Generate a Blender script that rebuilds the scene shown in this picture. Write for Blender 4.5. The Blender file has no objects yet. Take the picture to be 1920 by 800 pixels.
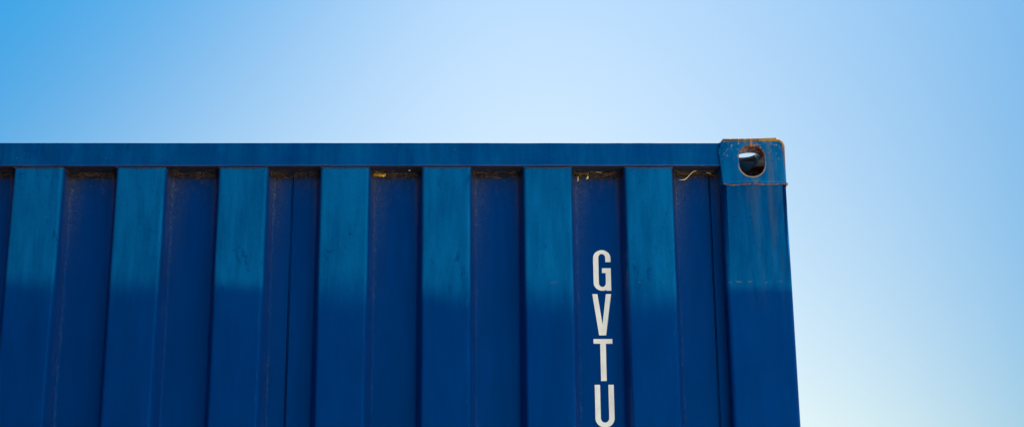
import bpy, bmesh, math, random
from mathutils import Vector, Matrix
from mathutils.geometry import tessellate_polygon
from math import radians, sin, cos, pi

# ------------------------------------------------------------------ camera, sky, sun, exposure
scene = bpy.context.scene
COL = scene.collection
cam_data = bpy.data.cameras.new("camera")
cam = bpy.data.objects.new("camera", cam_data)
COL.objects.link(cam)
cam_data.sensor_width = 36.0
cam_data.lens = 36.0 * 2950 / 1920
cam_data.clip_start = 0.05
cam_data.clip_end = 20000
R = Vector((0.99970385, -0.02296864, -0.00804118))
U = Vector((0.00105477, -0.28922275, 0.95726124))
Dv = R.cross(U)
m = Matrix((R, U, Dv)).transposed().to_4x4()
m.translation = Vector((0.4522, -3.65, 1.5989))
cam.matrix_world = m
scene.camera = cam

SUN_EL, SUN_AZ = radians(66), radians(0)        # azimuth from +Y (behind the container) towards +X
SKY_STRENGTH, SUN_STRENGTH = 0.05, 5.0
scene.view_settings.view_transform = 'Standard'
scene.view_settings.look = 'None'
scene.view_settings.gamma = 1
scene.view_settings.use_curve_mapping = False
scene.view_settings.exposure = 1.92

class S:
    """thin wrapper that turns python arithmetic into Math nodes"""
    def __init__(s, nt, sock): s.nt, s.k = nt, sock
    def _m(s, op, *a, clamp=False):
        n = s.nt.nodes.new('ShaderNodeMath'); n.operation = op; n.use_clamp = clamp
        for i, v in enumerate((s,) + a):
            if isinstance(v, S): s.nt.links.new(v.k, n.inputs[i])
            else: n.inputs[i].default_value = v
        return S(s.nt, n.outputs[0])
    def __add__(s, o): return s._m('ADD', o)
    __radd__ = __add__
    def __sub__(s, o): return s._m('SUBTRACT', o)
    def __rsub__(s, o): return (s * -1.0) + o
    def __mul__(s, o): return s._m('MULTIPLY', o)
    __rmul__ = __mul__
    def __truediv__(s, o): return s._m('DIVIDE', o)
    def pow(s, o): return s._m('POWER', o)
    def abs(s): return s._m('ABSOLUTE')
    def mx(s, o): return s._m('MAXIMUM', o)
    def mn(s, o): return s._m('MINIMUM', o)
    def mod(s, o): return s._m('FLOORED_MODULO', o)
    def exp(s): return s._m('EXPONENT')
    def asin(s): return s._m('ARCSINE')
    def atan2(s, o): return s._m('ARCTAN2', o)
    def sat(s): return s._m('ADD', 0.0, clamp=True)
    def ss(s, a, b):
        n = s.nt.nodes.new('ShaderNodeMapRange'); n.interpolation_type = 'SMOOTHSTEP'
        s.nt.links.new(s.k, n.inputs['Value'])
        n.inputs['From Min'].default_value = a; n.inputs['From Max'].default_value = b
        if a > b:
            n.inputs['From Min'].default_value = b; n.inputs['From Max'].default_value = a
            n.inputs['To Min'].default_value = 1; n.inputs['To Max'].default_value = 0
        return S(s.nt, n.outputs[0])

def mix(nt, f, a, b, mode='MIX'):
    n = nt.nodes.new('ShaderNodeMix'); n.data_type = 'RGBA'; n.blend_type = mode
    for i, v in ((0, f), (6, a), (7, b)):
        if isinstance(v, S): nt.links.new(v.k, n.inputs[i])
        elif isinstance(v, (int, float)): n.inputs[i].default_value = v
        else: n.inputs[i].default_value = (*v, 1)
    return S(nt, n.outputs[2])

world = bpy.data.worlds.new("World")
scene.world = world
world.use_nodes = True
wt = world.node_tree
wt.nodes.clear()
wout = wt.nodes.new('ShaderNodeOutputWorld')
bg = wt.nodes.new('ShaderNodeBackground')
sky = wt.nodes.new('ShaderNodeTexSky')
sky.sky_type = 'NISHITA'
sky.sun_disc = False
sky.sun_elevation = SUN_EL
sky.sun_rotation = SUN_AZ
sky.air_density = 1.0
sky.dust_density = 1.0
sky.ozone_density = 1.5
bg.inputs[1].default_value = SKY_STRENGTH
wt.links.new(bg.outputs[0], wout.inputs[0])
# the clear sky is whiter towards the horizon and towards the sun's azimuth, deep blue away from it
tcw = wt.nodes.new('ShaderNodeTexCoord'); spw = wt.nodes.new('ShaderNodeSeparateXYZ')
wt.links.new(tcw.outputs['Generated'], spw.inputs[0])
wx, wz = S(wt, spw.outputs[0]), S(wt, spw.outputs[2])
sx0 = wx - .040
wl = ((.366 - wz) * 3.6 + 1.0).mx(.6).mn(1.8) * .223
rs = sx0.ss(-.01, .01)
wid = rs * .300 + (1.0 - rs) * wl
hz = ((sx0 / wid).pow(2.0) * -1.0).exp() * (1.858 - wz.mx(0.0) * 2.856).mx(0.0).mn(1.45)
hz = hz.mn(1.15) + (((wx - .048).pow(2.0) + (wz - .335).pow(2.0)) * -140.0).exp() * .09
comb = wt.nodes.new('ShaderNodeCombineColor')
wzc = wz.mx(0.0).mn(.42)
for ch, (c0, c1, c2, c3) in enumerate(((-.4529, 1.7854, -.4189, 1.2404), (.0396, .9854, -.2418, 1.3545), (.3864, .3015, -.049, 1.0949))):
    v = (hz * c1 + hz * hz * c2 + wzc * c3 + c0).mx(0.0) * .855
    wt.links.new(v.k, comb.inputs[ch])
wt.links.new(mix(wt, 1.0, S(wt, sky.outputs[0]), S(wt, comb.outputs[0]), 'MULTIPLY').k, bg.inputs[0])

sun_data = bpy.data.lights.new("sun", 'SUN')
sun_data.energy = SUN_STRENGTH
sun_data.angle = radians(0.5)
sun_data.color = (1.0, 0.95, 0.87)
sun = bpy.data.objects.new("sun", sun_data)
COL.objects.link(sun)
sv = Vector((sin(SUN_AZ) * cos(SUN_EL), cos(SUN_AZ) * cos(SUN_EL), sin(SUN_EL)))
sun.rotation_euler = (-sv).to_track_quat('-Z', 'Y').to_euler()
sun.location = (2, 8, 12)

# ------------------------------------------------------------------ helpers
rnd = random.Random(7)
def tag(o, label=None, cat=None, group=None, kind=None):
    for k, v in (('label', label), ('category', cat), ('group', group), ('kind', kind)):
        if v: o[k] = v
    return o
def empty(name, loc=(0, 0, 0)):
    o = bpy.data.objects.new(name, None); COL.objects.link(o); o.location = loc
    o.empty_display_size = 0.3
    return o
def link_mesh(name, me, mats, parent=None, smooth=False):
    o = bpy.data.objects.new(name, me); COL.objects.link(o)
    for mm in (mats if isinstance(mats, (list, tuple)) else [mats]): me.materials.append(mm)
    if parent is not None: o.parent = parent
    if smooth:
        for p in me.polygons: p.use_smooth = True
    return o
def obj(name, bm, mats, parent=None, smooth=False):
    me = bpy.data.meshes.new(name)
    bmesh.ops.recalc_face_normals(bm, faces=bm.faces)
    bm.to_mesh(me); bm.free()
    return link_mesh(name, me, mats, parent, smooth)
def box(bm, x0, x1, y0, y1, z0, z1, bevel=0, seg=2):
    r = bmesh.ops.create_cube(bm, size=1)
    vs = r['verts']
    for v in vs:
        v.co = Vector((x0 + (v.co.x + .5) * (x1 - x0), y0 + (v.co.y + .5) * (y1 - y0), z0 + (v.co.z + .5) * (z1 - z0)))
    if bevel:
        es = list({e for v in vs for e in v.link_edges})
        bmesh.ops.bevel(bm, geom=es, offset=bevel, segments=seg, profile=.5, affect='EDGES')
def tube(bm, pts, rad, seg=6, cap=True):
    """tube along points; rad is a number or one per point"""
    rings = []
    n = len(pts)
    pts = [Vector(p) for p in pts]
    for i, p in enumerate(pts):
        t = (pts[min(i + 1, n - 1)] - pts[max(i - 1, 0)]).normalized()
        a = t.orthogonal().normalized() if i == 0 else (prev - t * prev.dot(t)).normalized()
        prev = a; b = t.cross(a)
        r = rad[i] if isinstance(rad, (list, tuple)) else rad
        rings.append([bm.verts.new(p + (a * cos(2 * pi * k / seg) + b * sin(2 * pi * k / seg)) * r) for k in range(seg)])
    for i in range(n - 1):
        for k in range(seg):
            bm.faces.new((rings[i][k], rings[i][(k + 1) % seg], rings[i + 1][(k + 1) % seg], rings[i + 1][k]))
    if cap:
        bm.faces.new(rings[0]); bm.faces.new(rings[-1])
def prism(bm, poly, y0, y1):
    """poly in XZ extruded along y"""
    a = [bm.verts.new((x, y0, z)) for x, z in poly]
    b = [bm.verts.new((x, y1, z)) for x, z in poly]
    fa = bm.faces.new(a); fb = bm.faces.new(b[::-1])
    n = len(a)
    for i in range(n): bm.faces.new((a[i], b[i], b[(i + 1) % n], a[(i + 1) % n]))
    return a, b
def bake(o):
    """apply the modifiers of o into its mesh"""
    dg = bpy.context.evaluated_depsgraph_get(); dg.update()
    me = bpy.data.meshes.new_from_object(o.evaluated_get(dg))
    old = o.data; o.modifiers.clear(); o.data = me
    me.name = old.name
def fillet(pts, r, seg=5, ext=0.0025):
    """round the inner corners of an open 2-D polyline"""
    out = [Vector(pts[0])]
    for i in range(1, len(pts) - 1):
        p, a, b = Vector(pts[i]), Vector(pts[i - 1]), Vector(pts[i + 1])
        da, db = (a - p), (b - p)
        ang = da.angle(db)
        rr = r
        t = rr / math.tan(ang / 2)
        t = min(t, da.length * .45, db.length * .45); rr = t * math.tan(ang / 2)
        da.normalize(); db.normalize()
        c = p + (da + db).normalized() * (rr / sin(ang / 2))
        s, e = p + da * t, p + db * t
        out.append(s + da * ext)
        a0 = math.atan2(s.y - c.y, s.x - c.x); a1 = math.atan2(e.y - c.y, e.x - c.x)
        d = (a1 - a0 + pi) % (2 * pi) - pi
        for k in range(seg + 1):
            th = a0 + d * k / seg
            out.append(c + Vector((cos(th), sin(th))) * rr)
        out.append(e + db * ext)
    out.append(Vector(pts[-1]))
    return out

# ------------------------------------------------------------------ materials
def mat(name):
    m = bpy.data.materials.new(name); m.use_nodes = True
    nt = m.node_tree; b = nt.nodes['Principled BSDF']
    return m, nt, b
def coords(nt):
    tc = nt.nodes.new('ShaderNodeTexCoord'); sp = nt.nodes.new('ShaderNodeSeparateXYZ')
    nt.links.new(tc.outputs['Object'], sp.inputs[0])
    return tc.outputs['Object'], S(nt, sp.outputs[0]), S(nt, sp.outputs[1]), S(nt, sp.outputs[2])
def noise(nt, P, scale, detail=4, rough=.6, stretch=(1, 1, 1), off=(0, 0, 0), dist=0):
    mp = nt.nodes.new('ShaderNodeMapping'); mp.inputs['Scale'].default_value = stretch; mp.inputs['Location'].default_value = off
    nt.links.new(P, mp.inputs[0])
    n = nt.nodes.new('ShaderNodeTexNoise'); n.inputs['Scale'].default_value = scale
    n.inputs['Detail'].default_value = detail; n.inputs['Roughness'].default_value = rough; n.inputs['Distortion'].default_value = dist
    nt.links.new(mp.outputs[0], n.inputs[0])
    return S(nt, n.outputs[0])
def lk(nt, v, sock):
    if isinstance(v, S): nt.links.new(v.k, sock)
    elif isinstance(v, (int, float)): sock.default_value = v
    else: sock.default_value = (*v, 1)
def bump(nt, h, bsdf, strength, dist):
    b = nt.nodes.new('ShaderNodeBump'); b.inputs['Strength'].default_value = strength; b.inputs['Distance'].default_value = dist
    nt.links.new(h.k, b.inputs['Height']); nt.links.new(b.outputs[0], bsdf.inputs['Normal'])

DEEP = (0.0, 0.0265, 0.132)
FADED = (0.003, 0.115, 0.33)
RUST = (0.16, 0.055, 0.014)
ORANGE = (0.62, 0.27, 0.05)
DUST = (0.10, 0.075, 0.085)
BROWN = (0.040, 0.022, 0.010)

def paint_base(nt, P, x, z, faded):
    """blue container paint: fresh below, chalked above; faded is an S factor 0..1"""
    n1 = noise(nt, P, 9, 5, .6, (1, 1, .5))
    n2 = noise(nt, P, 60, 5, .65, (1, 1, .12), (3, 1, 2))
    n3 = noise(nt, P, 180, 3, .7, (1, 1, 1), (9, 4, 1))
    v = (n1 * .35 + n2 * .45 + n3 * .20)
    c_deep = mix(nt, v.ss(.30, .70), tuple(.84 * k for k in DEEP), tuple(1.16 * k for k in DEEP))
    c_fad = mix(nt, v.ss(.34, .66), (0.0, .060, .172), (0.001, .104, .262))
    # darker blotches and scuffs worn into the chalked layer
    sc = noise(nt, P, 26, 6, .7, (1, 1, .7), (5, 2, 8), .6).ss(.60, .66) * noise(nt, P, 6, 2, .5, (1, 1, 1), (1, 7, 3)).ss(.44, .56)
    c_fad = mix(nt, sc * .8, c_fad, (.0, .038, .13))
    return mix(nt, faded, c_deep, c_fad), v

def make_wall_paint():
    m, nt, b = mat('blue_wall_paint')
    P, x, y, z = coords(nt)
    proud = y.ss(.024, .012)
    # every rib was faded down to a slightly different height
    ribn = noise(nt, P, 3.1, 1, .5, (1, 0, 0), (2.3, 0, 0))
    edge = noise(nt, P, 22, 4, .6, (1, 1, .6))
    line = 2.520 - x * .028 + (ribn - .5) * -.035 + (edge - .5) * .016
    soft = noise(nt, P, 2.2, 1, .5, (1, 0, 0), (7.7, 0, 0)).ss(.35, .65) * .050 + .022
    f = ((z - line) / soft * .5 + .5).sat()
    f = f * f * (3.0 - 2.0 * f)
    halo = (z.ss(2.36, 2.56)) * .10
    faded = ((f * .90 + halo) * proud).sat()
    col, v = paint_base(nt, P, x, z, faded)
    # position across one corrugation: u = 0 at the right edge of a rib, going right into the recess
    u = (x - .9374).mod(.248)
    g1 = noise(nt, P, 150, 6, .75, (1, 1, .5), (4, 4, 4))
    g2 = noise(nt, P, 420, 4, .8, (1, 1, .6), (1, 9, 4))
    big = noise(nt, P, 14, 4, .6, (1, 1, .8), (8, 1, 1))
    top = z.ss(2.45, 2.84)
    rec = y.ss(.022, .045)
    # dirt caught along the left inner corner of each recess
    cor = u.ss(-.001, .007) * u.ss(.026, .014)
    wid = u.ss(-.001, .006) * u.ss(.065, .012)
    specks = (g1 * .6 + g2 * .4).ss(.50, .60)
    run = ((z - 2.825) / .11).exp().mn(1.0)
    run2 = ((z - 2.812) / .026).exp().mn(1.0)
    brk = noise(nt, P, 5.3, 3, .6, (1, 1, 1), (2, 4, 6)).ss(.40, .60)
    grit = (specks * cor * (.09 + brk * .36 + run * .9) + wid * run * (big * .6 + g1 * .7) * 1.05).sat() * rec
    col = mix(nt, grit * .8, col, mix(nt, g2.ss(.40, .62), (.012, .012, .020), (.105, .115, .15)))
    flecks = (g2 * .5 + g1 * .5).ss(.585, .64) * rec * (run * .9 + .06)
    col = mix(nt, flecks * .6, col, (.10, .12, .20))
    # right inner corner, weaker
    cr_ = u.ss(.108, .122) * u.ss(.136, .130) * rec
    col = mix(nt, (cr_ * (run * 1.1) * (g1 * .8 + .2)).sat() * .75, col, (.075, .05, .045))
    # brown dirt packed under the rail
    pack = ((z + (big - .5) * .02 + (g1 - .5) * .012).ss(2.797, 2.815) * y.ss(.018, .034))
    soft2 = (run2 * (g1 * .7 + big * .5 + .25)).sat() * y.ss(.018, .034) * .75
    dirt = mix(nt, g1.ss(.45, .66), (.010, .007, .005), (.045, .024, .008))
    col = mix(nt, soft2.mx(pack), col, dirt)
    ue = (u - .2417).abs().mn((u - .1310).abs()).mn((u - .0015).abs())
    chip = (noise(nt, P, 130, 4, .7, (1, 1, .35), (3, 8, 8)).ss(.60, .66) * ue.ss(.005, .001)) * noise(nt, P, 4.1, 2, .6, (1, 1, 1), (8, 3, 3)).ss(.46, .58) * proud
    col = mix(nt, chip * .6, col, (.010, .090, .20))
    scr = noise(nt, P, 75, 2, .5, (1, 1, .22), (1, 1, 5), 1.5).ss(.66, .70) * noise(nt, P, 7, 2, .5, (1, 1, 1), (4, 9, 3)).ss(.50, .60) * proud
    col = mix(nt, scr * .65, col, (.0, .030, .11))
    # row of rust-coloured dings across the proud faces
    dn = noise(nt, P, 55, 3, .6, (1, 1, 3.2), (6, 6, 1)).ss(.57, .64)
    band = ((z - 2.531).abs()).ss(.0028, .0012) * x.ss(.62, .66) * proud
    col = mix(nt, (band * dn) * .35, col, (.24, .11, .06))
    lk(nt, col, b.inputs['Base Color'])
    lk(nt, (faded * .10 + (grit + pack) * .35 + .36 + (v - .5) * .25).sat(), b.inputs['Roughness'])
    b.inputs['Specular IOR Level'].default_value = .34; b.inputs['Specular Tint'].default_value = (.0, .36, 1, 1)
    bump(nt, v * .4 + g1 * .35 * (grit + pack) + noise(nt, P, 7, 2, .5) * 1.2, b, .35, .0012)
    return m

def make_rail_paint():
    m, nt, b = mat('blue_rail_paint')
    P, x, y, z = coords(nt)
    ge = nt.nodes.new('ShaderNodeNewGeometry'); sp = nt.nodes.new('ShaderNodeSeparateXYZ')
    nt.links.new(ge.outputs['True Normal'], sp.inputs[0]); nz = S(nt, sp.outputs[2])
    g1 = noise(nt, P, 120, 6, .75, (1, 1, 1)); big = noise(nt, P, 10, 4, .6, (1, 1, 1), (8, 1, 1))
    var = noise(nt, P, 40, 4, .6, (1, 1, .25), (5, 5, 5))
    faded = (.42 + (big - .5) * .9 + (var - .5) * .5).sat()
    col, v = paint_base(nt, P, x, z, faded)
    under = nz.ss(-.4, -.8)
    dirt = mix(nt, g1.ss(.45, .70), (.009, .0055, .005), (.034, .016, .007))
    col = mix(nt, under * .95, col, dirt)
    # lower lip: rusty purple edge, light chips
    lip = z.ss(2.8285, 2.8262) * (big * .6 + g1 * .6).ss(.45, .66) * (1.0 - under)
    col = mix(nt, lip * .6, col, (.07, .024, .035))
    chips = noise(nt, P, 170, 3, .7, (.6, 1, 1), (2, 8, 5)).ss(.68, .72)
    col = mix(nt, chips * .5, col, (.20, .30, .36))
    # bare and dusty upper edge on the right half
    ed = z.ss(2.8825, 2.8850) * (big * .7 + x * .35).ss(.50, .72)
    col = mix(nt, ed, col, (.42, .33, .22))
    lk(nt, col, b.inputs['Base Color'])
    lk(nt, (under * .4 + .40 + (v - .5) * .3).sat(), b.inputs['Roughness'])
    b.inputs['Specular IOR Level'].default_value = .34; b.inputs['Specular Tint'].default_value = (.0, .36, 1, 1)
    bump(nt, v * .5 + g1 * .3 + noise(nt, P, 6, 2, .5) * 1.5, b, .35, .0012)
    return m

def make_steel_paint(name, casting):
    """corner post and corner casting paint, rust where water runs off the casting"""
    m, nt, b = mat(name)
    P, x, y, z = coords(nt)
    ax = x.abs()
    g1 = noise(nt, P, 120, 6, .75, (1, 1, 1)); g2 = noise(nt, P, 45, 5, .7, (1, 1, .08), (3, 3, 3))
    big = noise(nt, P, 16, 4, .6, (1, 1, 1), (8, 1, 1))
    if casting:
        faded = (.90 + (big - .5) * .9).sat()
    else:
        line = 2.517 + (noise(nt, P, 22, 4, .6) - .5) * .012
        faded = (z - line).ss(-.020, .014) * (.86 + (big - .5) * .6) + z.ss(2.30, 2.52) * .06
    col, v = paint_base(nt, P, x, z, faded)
    # grey-tan streaks running down from the aperture and from the top edge
    s1 = ((ax - 1.142).abs() + (big - .5) * .020).ss(.016, .000) * z.ss(2.60, 2.79)
    s2 = ((ax - 1.179).abs() + (big - .5) * .014).ss(.010, .000) * z.ss(2.50, 2.84)
    s3 = g2.ss(.48, .64) * z.ss(2.40, 2.88) * ax.ss(1.07, 1.15)
    st = (s1 * .45 + s2 * .5 + s3 * .42).sat() * (.35 + g1 * 1.0)
    col = mix(nt, st.sat() * .62, col, (.12, .125, .085))
    if casting:
        gm = (g1 * .5 + big * .5)
        zt = z + (gm - .5) * .010
        dx = ax + (gm - .5) * .008
        topedge = zt.ss(2.8850, 2.8885)
        # worn radius at the outer upper corner
        rr = ((ax - 1.196).mx(0.0).pow(2.0) + (z - 2.873).mx(0.0).pow(2.0)).pow(.5) + (gm - .5) * .006
        corner = rr.ss(.0155, .0185) * z.ss(2.838, 2.880)
        side = dx.ss(1.2125, 1.2155) * z.ss(2.800, 2.872) * .5
        w = topedge.mx(corner).mx(side * .8)
        tan = mix(nt, ((g1 * .5 + big * .5) + (ax - 1.15) * 2.2).ss(.44, .58), (.085, .070, .062), (.36, .18, .030))
        line = w * (1.0 - w) * 4.0
        col = mix(nt, w, col, tan)
        col = mix(nt, line.sat() * .75, col, (.12, .05, .02))
        # aperture rim (stadium distance)
        qz = ((z - 2.8365).abs() - .0085).mx(0.0)
        d = ((ax - 1.136).pow(2.0) + qz.pow(2.0)).pow(.5) + (gm - .5) * .006
        rim = d.ss(.0365, .0325) * (big * .5 + g1 * .5 + z.ss(2.84, 2.87) * .3 + z.ss(2.82, 2.80) * .2).ss(.42, .58)
        rimc = mix(nt, z.ss(2.81, 2.87), (.36, .24, .12), (.10, .042, .010))
        col = mix(nt, rim * .95, col, rimc)
        drip = ((ax - 1.1365).abs() + (g1 - .5) * .004).ss(.0042, .0012) * z.ss(2.868, 2.876)
        col = mix(nt, drip * .8, col, (.32, .15, .04))
        spots = noise(nt, P, 110, 3, .6, (1, 1, 1), (2, 2, 9)).ss(.58, .65) * z.ss(2.83, 2.88)
        col = mix(nt, spots * .6, col, (.38, .24, .12))
        inner = y.ss(.0035, .009) * (z.ss(2.8915, 2.8900)) * ax.ss(1.2165, 1.2150) * ax.ss(1.0605, 1.0620)
        rc = mix(nt, (g1 * .6 + big * .4).ss(.42, .58), (.030, .014, .010), (.14, .055, .018))
        rc = mix(nt, big.ss(.50, .62), rc, (.13, .14, .14))
        col = mix(nt, inner, col, rc)
        # weathered top face
        tf = z.ss(2.8945, 2.8955)
        col = mix(nt, tf, col, mix(nt, ax.ss(1.12, 1.16), (.085, .072, .062), (.30, .17, .055)))
    else:
        rs = noise(nt, P, 60, 4, .7, (1, 1, .6), (5, 2, 3)).ss(.62, .70) * z.ss(2.70, 2.79)
        col = mix(nt, rs * .5, col, (.14, .07, .05))
        dn = noise(nt, P, 55, 3, .6, (1, 1, 3.2), (6, 6, 1)).ss(.56, .63)
        band = ((z - 2.531).abs()).ss(.0030, .0012)
        col = mix(nt, (band * dn) * .35, col, (.24, .11, .06))
    lk(nt, col, b.inputs['Base Color'])
    lk(nt, ((.40 if not casting else z.ss(2.876, 2.886) * .45 + .45) + (v - .5) * .3 + st.sat() * .2).sat(), b.inputs['Roughness'])
    b.inputs['Specular IOR Level'].default_value = .34; b.inputs['Specular Tint'].default_value = (.0, .36, 1, 1)
    bump(nt, v * .5 + g1 * .4 + noise(nt, P, 9, 2, .5) * 1.2, b, .4, .0012)
    return m

def make_simple(name, c0, c1, scale, rough=.7, spec=.3, stretch=(1, 1, 1), bs=.3, bd=.001):
    m, nt, b = mat(name)
    P, x, y, z = coords(nt)
    n = noise(nt, P, scale, 5, .65, stretch)
    lk(nt, mix(nt, n.ss(.35, .65), c0, c1), b.inputs['Base Color'])
    b.inputs['Roughness'].default_value = rough
    b.inputs['Specular IOR Level'].default_value = spec
    bump(nt, n, b, bs, bd)
    return m

M_WALL = make_wall_paint()
M_RAIL = make_rail_paint()
M_POST = make_steel_paint('blue_post_paint', False)
M_CAST = make_steel_paint('rust_worn_casting_paint', True)
M_WELD = make_simple('painted_weld', (.001, .022, .085), (.032, .016, .030), 60, .5)
M_WELDR = make_simple('rusty_weld', (.010, .040, .12), (.16, .060, .040), 70, .6)
M_WHITE = make_simple('white_vinyl', (.74, .715, .625), (.81, .785, .70), 45, .45, .3, (1, 1, .6), .1)
M_STRAW = make_simple('dry_straw', (.50, .34, .10), (.78, .60, .26), 90, .6)
M_FIBRE = make_simple('dirty_web_fibre', (.020, .012, .006), (.15, .080, .022), 45, .8)
M_COCOON = make_simple('yellow_cocoon_silk', (.26, .13, .010), (.60, .34, .03), 160, .7, .2, (1, 1, 1), .8, .002)
M_LEAF = make_simple('pale_dry_leaf', (.72, .55, .14), (.85, .74, .34), 80, .6)
M_GREEN = make_simple('green_stem', (.10, .18, .02), (.18, .26, .04), 80, .6)
M_GREY = make_simple('galvanised_steel', (.30, .31, .32), (.42, .43, .44), 30, .4, .5)
M_BLACK = make_simple('black_rubber', (.02, .02, .02), (.035, .035, .035), 40, .7)
M_SEAM = make_simple('dark_joint', (.001, .010, .04), (.002, .018, .07), 40, .5)

# ------------------------------------------------------------------ ground
def ground_material():
    m, nt, b = mat('pale_concrete_added_dark')
    P, x, y, z = coords(nt)
    a = noise(nt, P, .35, 6, .65); c = noise(nt, P, 14, 6, .7, (1, 1, 1), (3, 3, 3)); f = noise(nt, P, 160, 3, .7)
    col = mix(nt, (a * .6 + c * .4).ss(.35, .65), (.54, .51, .45), (.64, .61, .54))
    col = mix(nt, (x + (a - .5) * .3).ss(.24, .26), mix(nt, c.ss(.35, .65), (.030, .030, .032), (.050, .050, .050)), col)  # unseen dark left half, added to weaken bounce light on the wall's left
    col = mix(nt, f.ss(.62, .70) * .6, col, (.16, .15, .14))
    jx = (x.mod(4.0) - 2.0).abs().ss(.008, .004); jy = (y.mod(4.0) - 2.0).abs().ss(.008, .004)
    col = mix(nt, jx.mx(jy) * .8, col, (.06, .055, .05))
    lk(nt, col, b.inputs['Base Color']); b.inputs['Roughness'].default_value = .85
    bump(nt, c + f * .5, b, .4, .004)
    return m
bm = bmesh.new()
NG = 48
gx = [math.copysign(abs(t) ** 3 * 6000, t) for t in [(-1 + 2 * i / NG) for i in range(NG + 1)]]
gv = [[bm.verts.new((a, b_, 0)) for b_ in gx] for a in gx]
for i in range(NG):
    for j in range(NG): bm.faces.new((gv[i][j], gv[i + 1][j], gv[i + 1][j + 1], gv[i][j + 1]))
tag(obj('ground', bm, ground_material()), kind='structure')

# ------------------------------------------------------------------ container
HW, TOP, LEN, Z0 = 1.219, 2.896, 6.058, 0.0
can = tag(empty('shipping_container'),
          'weathered blue steel shipping container with corrugated end wall and white letters G V T U',
          'shipping container')

def wob(x, z):
    return (sin(x * 5.1 + z * 1.7) * .35 + sin(z * 4.3 - x * 7.7 + 1.3) * .35 + sin(z * 9.1 + x * 3.1) * .15) * .0007

def loft(bm, prof, zs, fn, thick=0.0016):
    """sweep an open profile along z, fn(p, z) -> xyz"""
    grid = [[bm.verts.new(fn(p, z)) for z in zs] for p in prof]
    for i in range(len(prof) - 1):
        for j in range(len(zs) - 1):
            bm.faces.new((grid[i][j], grid[i + 1][j], grid[i + 1][j + 1], grid[i][j + 1]))

# front end wall
PITCH, RIB, SL, YO, YI = .248, .1127, .0138, .010, .056
pts = [(1.075, YI)]
def notch(x):      # a butt-weld joint: narrow groove in the recess floor
    pts.extend([(x + .0013, YI), (x, YI + .0013), (x - .0013, YI)])
notch(1.0362)
k = 0
while True:
    xr = .9374 - k * PITCH
    if xr - RIB < -1.05: break
    pts.extend([(xr + SL, YI), (xr, YO), (xr - RIB, YO), (xr - RIB - SL, YI)])
    if k == 3: notch(.0062)
    k += 1
    if k == 3: pass
pts.append((-1.075, YI))
# keep notch order (points run from right to left)
pts.sort(key=lambda p: -p[0])
prof = fillet(pts, .007, 5)
zs = [.150 + (2.8262 - .150) * i / 70 for i in range(71)]
bm = bmesh.new()
loft(bm, prof, zs, lambda p, z: (p.x, p.y + wob(p.x, z), z))
wall = obj('front_wall', bm, M_WALL, can, smooth=True)

# lettering, stroke shapes drawn as flat vinyl
def arc(cx, cz, rx, rz, a0, a1, n=14):
    return [(cx + rx * cos(radians(a0 + (a1 - a0) * i / n)), cz + rz * sin(radians(a0 + (a1 - a0) * i / n))) for i in range(n + 1)]
W, H, T = .0455, .1020, .0128
def L_V(): return [[(0, H), (T * .98, H), (W / 2 + .0003, .026), (W - T * .98, H), (W, H), (W * .685, 0), (W * .315, 0)]]
def L_T(): return [[(0, H), (W, H), (W, H - .0115), (W / 2 + T * .53, H - .0115), (W / 2 + T * .53, 0), (W / 2 - T * .53, 0), (W / 2 - T * .53, H - .0115), (0, H - .0115)]]
def L_U():
    ro = W / 2; ri = W / 2 - T
    return [[(0, H), (0, ro)] + arc(W / 2, ro * .95, ro, ro * .95, 180, 360) + [(W, H), (W - T, H)] + arc(W / 2, ro * .95 + .001, ri, ri * 1.1, 360, 180) + [(T, H)]]
def L_G():
    w = .0425; ro = w / 2; ri = w / 2 - T
    rz = ro * .92; top = H - rz
    # outer from upper terminal anticlockwise round to the lower right, then back along the inside
    p = [(w, .072)] + arc(w / 2, top, ro, rz, 0, 180) + arc(w / 2, rz, ro, rz, 180, 292, 12)
    p += [(w - T + .0002, .0045), (w - T + .0008, 0), (w, 0), (w, .0565), (w * .49, .0565), (w * .49, .0445), (w - T, .0445), (w - T, .026)]
    p += arc(w / 2, rz, ri, rz - .0095, 360, 180, 10) + arc(w / 2, top, ri, rz - .0095, 180, 0, 12) + [(w - T, .072)]
    return [p]
for nm, fn, x0, zb in (('G', L_G, .7435, 2.5225), ('V', L_V, .7395, 2.4122), ('T', L_T, .7398, 2.3012), ('U', L_U, .7402, 2.1900)):
    bm = bmesh.new()
    for poly in fn():
        pp = [(x0 + a, zb + b_) for a, b_ in poly]
        va = [bm.verts.new((a, YI - .0011, b_)) for a, b_ in pp]; vb = [bm.verts.new((a, YI - .0004, b_)) for a, b_ in pp]
        for t in tessellate_polygon([[Vector((a, b_, 0)) for a, b_ in pp]]):
            bm.faces.new([va[i] for i in t])
        for i in range(len(va)): bm.faces.new((va[i], vb[i], vb[(i + 1) % len(va)], va[(i + 1) % len(va)]))
    for v in bm.verts: v.co.y += wob(v.co.x, v.co.z)
    tag(obj('letter', bm, M_WHITE, can), 'white letter %s on the end wall' % nm)

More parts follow.
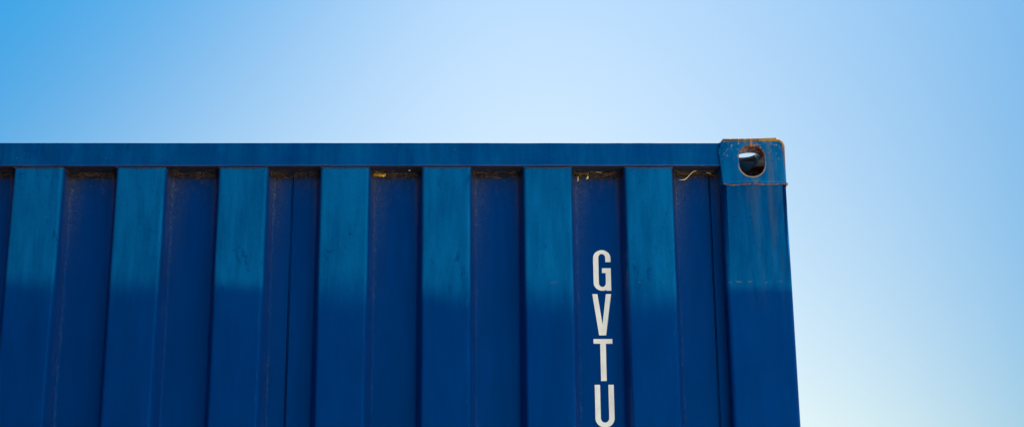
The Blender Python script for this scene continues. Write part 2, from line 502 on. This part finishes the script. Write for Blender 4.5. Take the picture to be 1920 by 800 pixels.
# rails
def rail(name, x0, x1, y0, y1, z0, z1, wav=0.0, mt=None):
    bm = bmesh.new()
    r = .0035
    c = [(y0 + r, z0), (y1 - r, z0), (y1, z0 + r), (y1, z1 - r), (y1 - r, z1), (y0 + r, z1), (y0 + r * .3, z1 - r * .3), (y0, z1 - r), (y0, z0 + r), (y0 + r * .3, z0 + r * .3)]
    n = 90 if wav else 2
    rings = []
    for i in range(n + 1):
        x = x0 + (x1 - x0) * i / n
        o = (sin(x * 6.2) * .5 + sin(x * 15.1 + 2) * .3 + sin(x * 41) * .15) * wav
        rings.append([bm.verts.new((x, a, b_ + o * (.5 if b_ > (z0 + z1) / 2 else 1))) for a, b_ in c])
    for i in range(n):
        for q in range(len(c)): bm.faces.new((rings[i][q], rings[i][(q + 1) % len(c)], rings[i + 1][(q + 1) % len(c)], rings[i + 1][q]))
    bm.faces.new(rings[0]); bm.faces.new(rings[-1][::-1])
    return obj(name, bm, mt or M_RAIL, can)
def weld(parent, pts_, rad, mt, name='weld_seam', jit=.4):
    bm = bmesh.new()
    rr = [rad * (1 + rnd.uniform(-jit, jit)) for _ in pts_]
    tube(bm, pts_, rr, 6)
    return obj(name, bm, mt, parent, smooth=True)

top_rail = rail('top_rail', -1.0605, 1.0605, .006, .066, 2.8249, 2.8858, .0004)
rail('bottom_rail', -1.062, 1.062, .006, .10, .020, .152)
for k in range(9):    # one bead between the rail and each rib
    xr = .9374 - k * PITCH
    if xr - RIB < -1.06: break
    n = 44
    p = []
    for i in range(n + 1):
        x = xr + .004 - (RIB + .008) * i / n
        sag = -.0022 - .0016 * sin(pi * i / n)
        p.append((x, .0085 + rnd.uniform(-.0003, .0003), 2.8249 + sag + rnd.uniform(-.0005, .0005)))
    weld(top_rail, p, .0020, M_WELD, jit=.3)

# corner posts
def post(sx, y0, y1):
    bm = bmesh.new()
    poly = [(1.0645, y1), (1.0645, y0), (1.2185, y0), (1.2185, y1)]
    pr = fillet([(1.0645, y1), (1.0600, y0), (1.2183, y0), (1.2183, y1)] if y0 < y1 else [(1.0645, y1), (1.06, y0), (1.2183, y0), (1.2183, y1)], .009, 6)
    # closed back
    zs_ = [.118, .8, 1.6, 2.2, 2.5, 2.7785]
    ring = []
    for z in zs_: ring.append([bm.verts.new((sx * p.x, p.y, z)) for p in pr])
    for i in range(len(zs_) - 1):
        for q in range(len(pr)): bm.faces.new((ring[i][q], ring[i][(q + 1) % len(pr)], ring[i + 1][(q + 1) % len(pr)], ring[i + 1][q]))
    bm.faces.new(ring[0]); bm.faces.new(ring[-1][::-1])
    return obj('corner_post', bm, M_POST, can, smooth=True)
posts = [post(1, .0035, .115), post(-1, .0035, .115), post(1, LEN - .0035, LEN - .115), post(-1, LEN - .0035, LEN - .115)]
for o in posts:
    md = o.modifiers.new('wn', 'WEIGHTED_NORMAL'); md.keep_sharp = False

# corner castings: hollow blocks with three apertures, shaped once for the front right top corner
def casting_mesh():
    cfx, cz = 1.136, 2.8365
    zb, zt_ = 2.7780, 2.8960
    n = 8
    rr = .021
    poly = [(1.0598, zb), (1.2188, zb)]
    poly += [(1.2188 - rr + rr * cos(radians(a)), zt_ - rr * .92 + rr * .92 * sin(radians(a))) for a in [i * 90 / n for i in range(n + 1)]]
    poly += [(1.0700, zt_), (1.0665, zt_ - .0012), (1.0580, zt_ - .0140), (1.0575, zt_ - .017), (1.0598, zt_ - .03)]
    bm = bmesh.new()
    a, b_ = prism(bm, poly, 0.0, .178)
    front = [e for e in bm.edges if all(abs(v.co.y) < 1e-6 for v in e.verts)]
    bmesh.ops.bevel(bm, geom=front, offset=.0060, segments=4, profile=.5, affect='EDGES', clamp_overlap=True)
    body = obj('corner_casting', bm, M_CAST, can)
    cutters = []
    def cutter(bm_):
        o = obj('cutter', bm_, M_CAST); cutters.append(o)
        md = body.modifiers.new('cut', 'BOOLEAN'); md.operation = 'DIFFERENCE'; md.solver = 'EXACT'; md.object = o
    bm_ = bmesh.new(); box(bm_, 1.0735, 1.2050, .0155, .166, 2.7955, 2.8655, .007, 3); cutter(bm_)          # cavity
    bm_ = bmesh.new()                                                                                       # end aperture
    r = .0317
    st = [(cfx + r * cos(radians(t)), cz + .0090 + r * sin(radians(t))) for t in range(0, 181, 10)] + \
         [(cfx + r * cos(radians(t)), cz - .0090 + r * sin(radians(t))) for t in range(180, 361, 10)]
    # flattened crown of the opening
    st = [(a0, min(b0, cz + .0385) if b0 > cz else b0) for a0, b0 in st]
    prism(bm_, st, -.02, .017); cutter(bm_)
    bm_ = bmesh.new()                                                                                       # side aperture
    r = .0255
    sy = [(.089 + r * cos(radians(t)) , 2.8365 + .014 * (1 if t <= 180 else -1) + r * sin(radians(t))) for t in list(range(0, 181, 15)) + list(range(181, 361, 15))]
    v0 = [bm_.verts.new((1.190, a0, b0)) for a0, b0 in sy]; v1 = [bm_.verts.new((1.24, a0, b0)) for a0, b0 in sy]
    bm_.faces.new(v0); bm_.faces.new(v1[::-1])
    for i in range(len(v0)): bm_.faces.new((v0[i], v1[i], v1[(i + 1) % len(v0)], v0[(i + 1) % len(v0)]))
    bmesh.ops.recalc_face_normals(bm_, faces=bm_.faces); cutter(bm_)
    bm_ = bmesh.new()                                                                                       # top aperture
    r = .0317
    sx_ = [(1.1365 + r * cos(radians(t)), .089 + .0305 * (1 if t <= 180 else -1) + r * sin(radians(t))) for t in list(range(0, 181, 6)) + list(range(180, 361, 6))]
    v0 = [bm_.verts.new((a0, b0, 2.85)) for a0, b0 in sx_]; v1 = [bm_.verts.new((a0, b0, 2.92)) for a0, b0 in sx_]
    bm_.faces.new(v0); bm_.faces.new(v1[::-1])
    for i in range(len(v0)): bm_.faces.new((v0[i], v1[i], v1[(i + 1) % len(v0)], v0[(i + 1) % len(v0)]))
    bmesh.ops.recalc_face_normals(bm_, faces=bm_.faces); cutter(bm_)
    md = body.modifiers.new('bev', 'BEVEL'); md.width = .0018; md.segments = 2; md.limit_method = 'ANGLE'; md.angle_limit = radians(50)
    bake(body)
    for o in cutters: bpy.data.objects.remove(o)
    return body
cast0 = casting_mesh()
for p in cast0.data.polygons: p.use_smooth = True
try: cast0.data.set_sharp_from_angle(angle=radians(38))
except Exception: pass
casts = [cast0]
for sx, sy_, sz in ((-1, 1, 1), (1, -1, 1), (-1, -1, 1), (1, 1, -1), (-1, 1, -1), (1, -1, -1), (-1, -1, -1)):
    c = cast0.copy(); COL.objects.link(c); c.parent = can
    c.scale = (sx, sy_, sz); c.location = (0, LEN if sy_ < 0 else 0, TOP if sz < 0 else 0)
    casts.append(c)

# irregular bead between the casting and the post
def bead(sx, parent):
    p = []; n = 70
    for i in range(n + 1):
        x = 1.0625 + (1.2205 - 1.0625) * i / n
        z = 2.7776 - .0022 * math.exp(-((x - 1.085) / .012) ** 2) + sin(x * 90) * .0007 + rnd.uniform(-.0004, .0004)
        p.append((sx * x, .0030, z))
    p += [(sx * 1.2205, .008 + .006 * i, 2.7776 + rnd.uniform(-.0005, .0005)) for i in range(16)]
    weld(parent, p, .0024, M_WELDR, jit=.35)
    p = []
    for i in range(30):
        x = 1.075 + .006 * i + rnd.uniform(-.001, .001)
        if x > 1.216: break
        p.append((sx * x, .0022, 2.7812 + sin(x * 60) * .0012 + rnd.uniform(-.0006, .0006)))
    weld(parent, p, .0013, M_WELD, jit=.5)
bead(1, cast0); 
bead(-1, posts[1])
# bead closing the rail against the castings
weld(top_rail, [(1.0592 + rnd.uniform(-.0004, .0004), .0062, 2.8262 + .0585 * i / 24) for i in range(25)], .0015, M_WELD)
weld(top_rail, [(-1.0592 + rnd.uniform(-.0004, .0004), .0062, 2.8262 + .0585 * i / 24) for i in range(25)], .0015, M_WELD)

# side walls, roof, side rails, floor and doors: out of sight from the front, seen from a step aside
def side_wall(sx):
    pts_ = [(.110, 1.206)]
    y = .16
    while y + .278 < LEN - .12:
        pts_ += [(y, 1.206), (y + .068, 1.170), (y + .138, 1.170), (y + .206, 1.206)]
        y += .278
    pts_.append((LEN - .110, 1.206))
    pr = fillet(pts_, .010, 4)
    bm = bmesh.new()
    loft(bm, pr, [.155, 1.0, 1.9, 2.838], lambda p, z: (sx * p.y, p.x, z))
    return obj('side_wall', bm, M_POST, can, smooth=True)
side_wall(1); side_wall(-1)
for sx in (1, -1):
    bm = bmesh.new(); box(bm, *sorted((sx * 1.157, sx * 1.2165)), .180, LEN - .180, 2.8255, 2.8850, .003); obj('side_rail', bm, M_POST, can)
    bm = bmesh.new(); box(bm, *sorted((sx * 1.120, sx * 1.2165)), .180, LEN - .180, .020, .158, .003); obj('side_rail', bm, M_POST, can)
bm = bmesh.new()
ys = []
y = .070
while y < LEN - .12:
    ys += [(y, 2.858), (y + .08, 2.858), (y + .093, 2.876), (y + .19, 2.876), (y + .203, 2.858)]
    y += .209
pr = [Vector(p) for p in ys]
ga = [bm.verts.new((-1.157, p.x, p.y)) for p in pr]; gb = [bm.verts.new((1.157, p.x, p.y)) for p in pr]
for i in range(len(pr) - 1): bm.faces.new((ga[i], gb[i], gb[i + 1], ga[i + 1]))
obj('roof', bm, M_POST, can)
bm = bmesh.new(); box(bm, -1.118, 1.118, .105, LEN - .105, .130, .156); obj('floor', bm, M_POST, can)
rail('top_rail', -1.0605, 1.0605, LEN - .066, LEN - .006, 2.8249, 2.8858)
rail('bottom_rail', -1.062, 1.062, LEN - .10, LEN - .006, .020, .152)
for sx in (1, -1):
    x0, x1 = sorted((sx * .006, sx * 1.055))
    bm = bmesh.new(); box(bm, x0, x1, LEN - .060, LEN - .015, .165, 2.812, .004); d = obj('door', bm, M_POST, can)
    for xx in (.28, .76):
        bm = bmesh.new(); tube(bm, [(sx * xx, LEN + .006, z) for z in (.13, 1.0, 2.0, 2.86)], .015, 10); obj('locking_bar', bm, M_GREY, d, True)
    bm = bmesh.new(); box(bm, *sorted((sx * .28, sx * .62)), LEN + .020, LEN + .032, 1.18, 1.215, .003); obj('handle', bm, M_GREY, d)

# ------------------------------------------------------------------ debris caught under the rail
chaff = bmesh.new()
def web(xc, n, seed):
    r = random.Random(seed)
    bm = chaff
    xl, xr = xc, xc + PITCH - RIB
    for i in range(n):
        x = xl + .012 + (xr - xl - .024) * r.random() ** 1.5
        ln = r.uniform(.006, .030); ang = r.uniform(-.5, .5) + (pi if r.random() < .5 else 0)
        z = 2.8225 - abs(r.gauss(0, .008)); y = r.uniform(.030, .052)
        p = []; a = ang; cx, cz, cy = x, z, y
        for s in range(7):
            cx = min(max(cx + cos(a) * ln / 6, xl + .010), xr - .010)
            cz = min(cz + sin(a) * ln / 6 * .6, 2.8235); cy = min(max(cy + r.uniform(-.0015, .0015), .024), .0535)
            a += r.uniform(-.35, .35)
            p.append((cx, cy, cz))
        tube(bm, p, r.uniform(.00018, .00042), 4)
    for i in range(n // 2):    # flecks stuck along the left inner corner
        x = xl + .013 + abs(r.gauss(0, .006)); z = 2.822 - abs(r.gauss(0, .045)); s = r.uniform(.0004, .0010)
        bmesh.ops.create_icosphere(bm, subdivisions=1, radius=s, matrix=Matrix.Translation((x, YI - .0008 + wob(x, z), z)))
for k, n in enumerate((75, 60, 34, 40, 30, 30, 26, 26)): web(.9374 - k * PITCH, n, 40 + k)
tag(obj('chaff', chaff, M_FIBRE), 'tangled brown web fibres and chaff packed under the top rail', 'chaff', kind='stuff')

def spline(pts_, n):
    out = []
    P = [Vector(p) for p in pts_]; P = [P[0] * 2 - P[1]] + P + [P[-1] * 2 - P[-2]]
    for i in range(1, len(P) - 2):
        for s in range(n):
            t = s / n
            out.append(.5 * ((2 * P[i]) + (P[i + 1] - P[i - 1]) * t + (2 * P[i - 1] - 5 * P[i] + 4 * P[i + 1] - P[i + 2]) * t * t + (3 * P[i] - P[i - 1] - 3 * P[i + 1] + P[i + 2]) * t ** 3))
    out.append(P[-2]); return out
def strand(pts_, rmax, mt, label, cat, name, group=None, taper=True):
    p = spline(pts_, 8); n = len(p)
    rr = [rmax * (.35 + .65 * sin(pi * min(max(i / (n - 1), .02), .98)) ** .6) if taper else rmax for i in range(n)]
    bm = bmesh.new(); tube(bm, p, rr, 6)
    return tag(obj(name, bm, mt, smooth=True), label, cat, group)
GS = 'straws caught under the top rail'
strand([(.962, .051, 2.8035), (.9715, .050, 2.8035), (.978, .047, 2.8055), (.989, .043, 2.8155), (.996, .041, 2.8215), (1.004, .040, 2.8235)],
       .0011, M_STRAW, 'bright curved straw hanging under the rail beside the right corner post', 'straw', 'straw_strand', GS)
strand([(1.004, .040, 2.8195), (1.014, .036, 2.8215), (1.022, .035, 2.8238)], .0007, M_FIBRE,
       'short dull brown straw just right of the bright curved straw', 'straw', 'straw_strand', GS)
strand([(1.028, .040, 2.8185), (1.035, .038, 2.8165), (1.040, .037, 2.8145)], .0006, M_STRAW,
       'small pale straw near the thin joint line beside the corner post', 'straw', 'straw_strand', GS)
strand([(.753, .040, 2.8192), (.760, .040, 2.8207), (.7645, .038, 2.8180), (.768, .036, 2.8200)], .00055, M_STRAW,
       'tiny crooked straw under the rail above the letter G', 'straw', 'straw_strand', GS)
strand([(.788, .040, 2.8160), (.795, .038, 2.8172), (.802, .037, 2.8192)], .0005, M_FIBRE,
       'thin brown straw at the upper right of the letter G recess', 'straw', 'straw_strand', GS)
strand([(.2905, .030, 2.8215), (.294, .030, 2.8213), (.2975, .030, 2.8210)], .0007, M_STRAW,
       'tiny pale straw right of the yellow cocoon clump', 'straw', 'straw_strand', GS)
# dried petals above the G
def petal(c, w, h, mt, label, name, parent=None, tilt=0.0):
    bm = bmesh.new()
    bmesh.ops.create_uvsphere(bm, u_segments=12, v_segments=8, radius=1)
    for v in bm.verts:
        x, y, z = v.co
        taper = 1 - .45 * max(0, -z)
        v.co = Vector((x * w * taper + z * tilt, y * w * .45 + .0006 * sin(z * 5), z * h)) + Vector(c)
    o = obj(name, bm, mt, parent, smooth=True)
    return tag(o, label, 'dried flower') if label else o
f = tag(empty('dried_flower'), 'small pale yellow dried flower head on a green stem above the letter G', 'dried flower')
petal((.7335, .046, 2.8070), .0029, .0036, M_LEAF, None, 'flower_head', f, .001)
bm = bmesh.new(); tube(bm, spline([(.7335, .046, 2.8105), (.7345, .045, 2.8145), (.736, .043, 2.8185)], 5), .0012, 6)
obj('stem', bm, M_GREEN, f, True)
f2 = petal((.7100, .047, 2.8045), .0013, .0062, M_STRAW, 'narrow tan dry seed husk in the upper left corner of the letter G recess', 'dry_husk', None, .0006)
strand([(.709, .046, 2.8105), (.713, .044, 2.8165), (.720, .043, 2.8185), (.728, .043, 2.8160), (.732, .045, 2.8135)], .00045, M_FIBRE,
       'bent brown stalk joining the dried husk and flower head above the letter G', 'stalk', 'dry_stalk')
# cocoon clump
bm = bmesh.new()
r = random.Random(5)
for (cx, cz, w, h) in ((.2290, 2.8148, .0058, .0040), (.2205, 2.8150, .0055, .0038), (.2135, 2.8155, .0060, .0024)):
    res = bmesh.ops.create_icosphere(bm, subdivisions=4, radius=1)
    for v in res['verts']:
        n_ = 1 + .13 * sin(v.co.x * 9 + cx * 900) * sin(v.co.z * 8 + 1) + .10 * sin(v.co.y * 13 + v.co.x * 5) + r.uniform(-.05, .05)
        v.co = Vector((v.co.x * w * n_, v.co.y * .005 * n_, v.co.z * h * n_)) + Vector((cx, .047, cz))
for i in range(34):
    a = r.uniform(0, 2 * pi); x = .221 + r.gauss(0, .007); z = 2.8155 + r.gauss(0, .002)
    tube(bm, [(x, .042, z), (x + cos(a) * .004, .041, z + sin(a) * .0015), (x + cos(a + .5) * .009, .043, min(z + sin(a + .4) * .003, 2.824))], .0003, 4)
tag(obj('cocoon', bm, M_COCOON, smooth=True), 'fuzzy yellow insect cocoon clump stuck in the upper corner of a recess under the rail', 'cocoon')
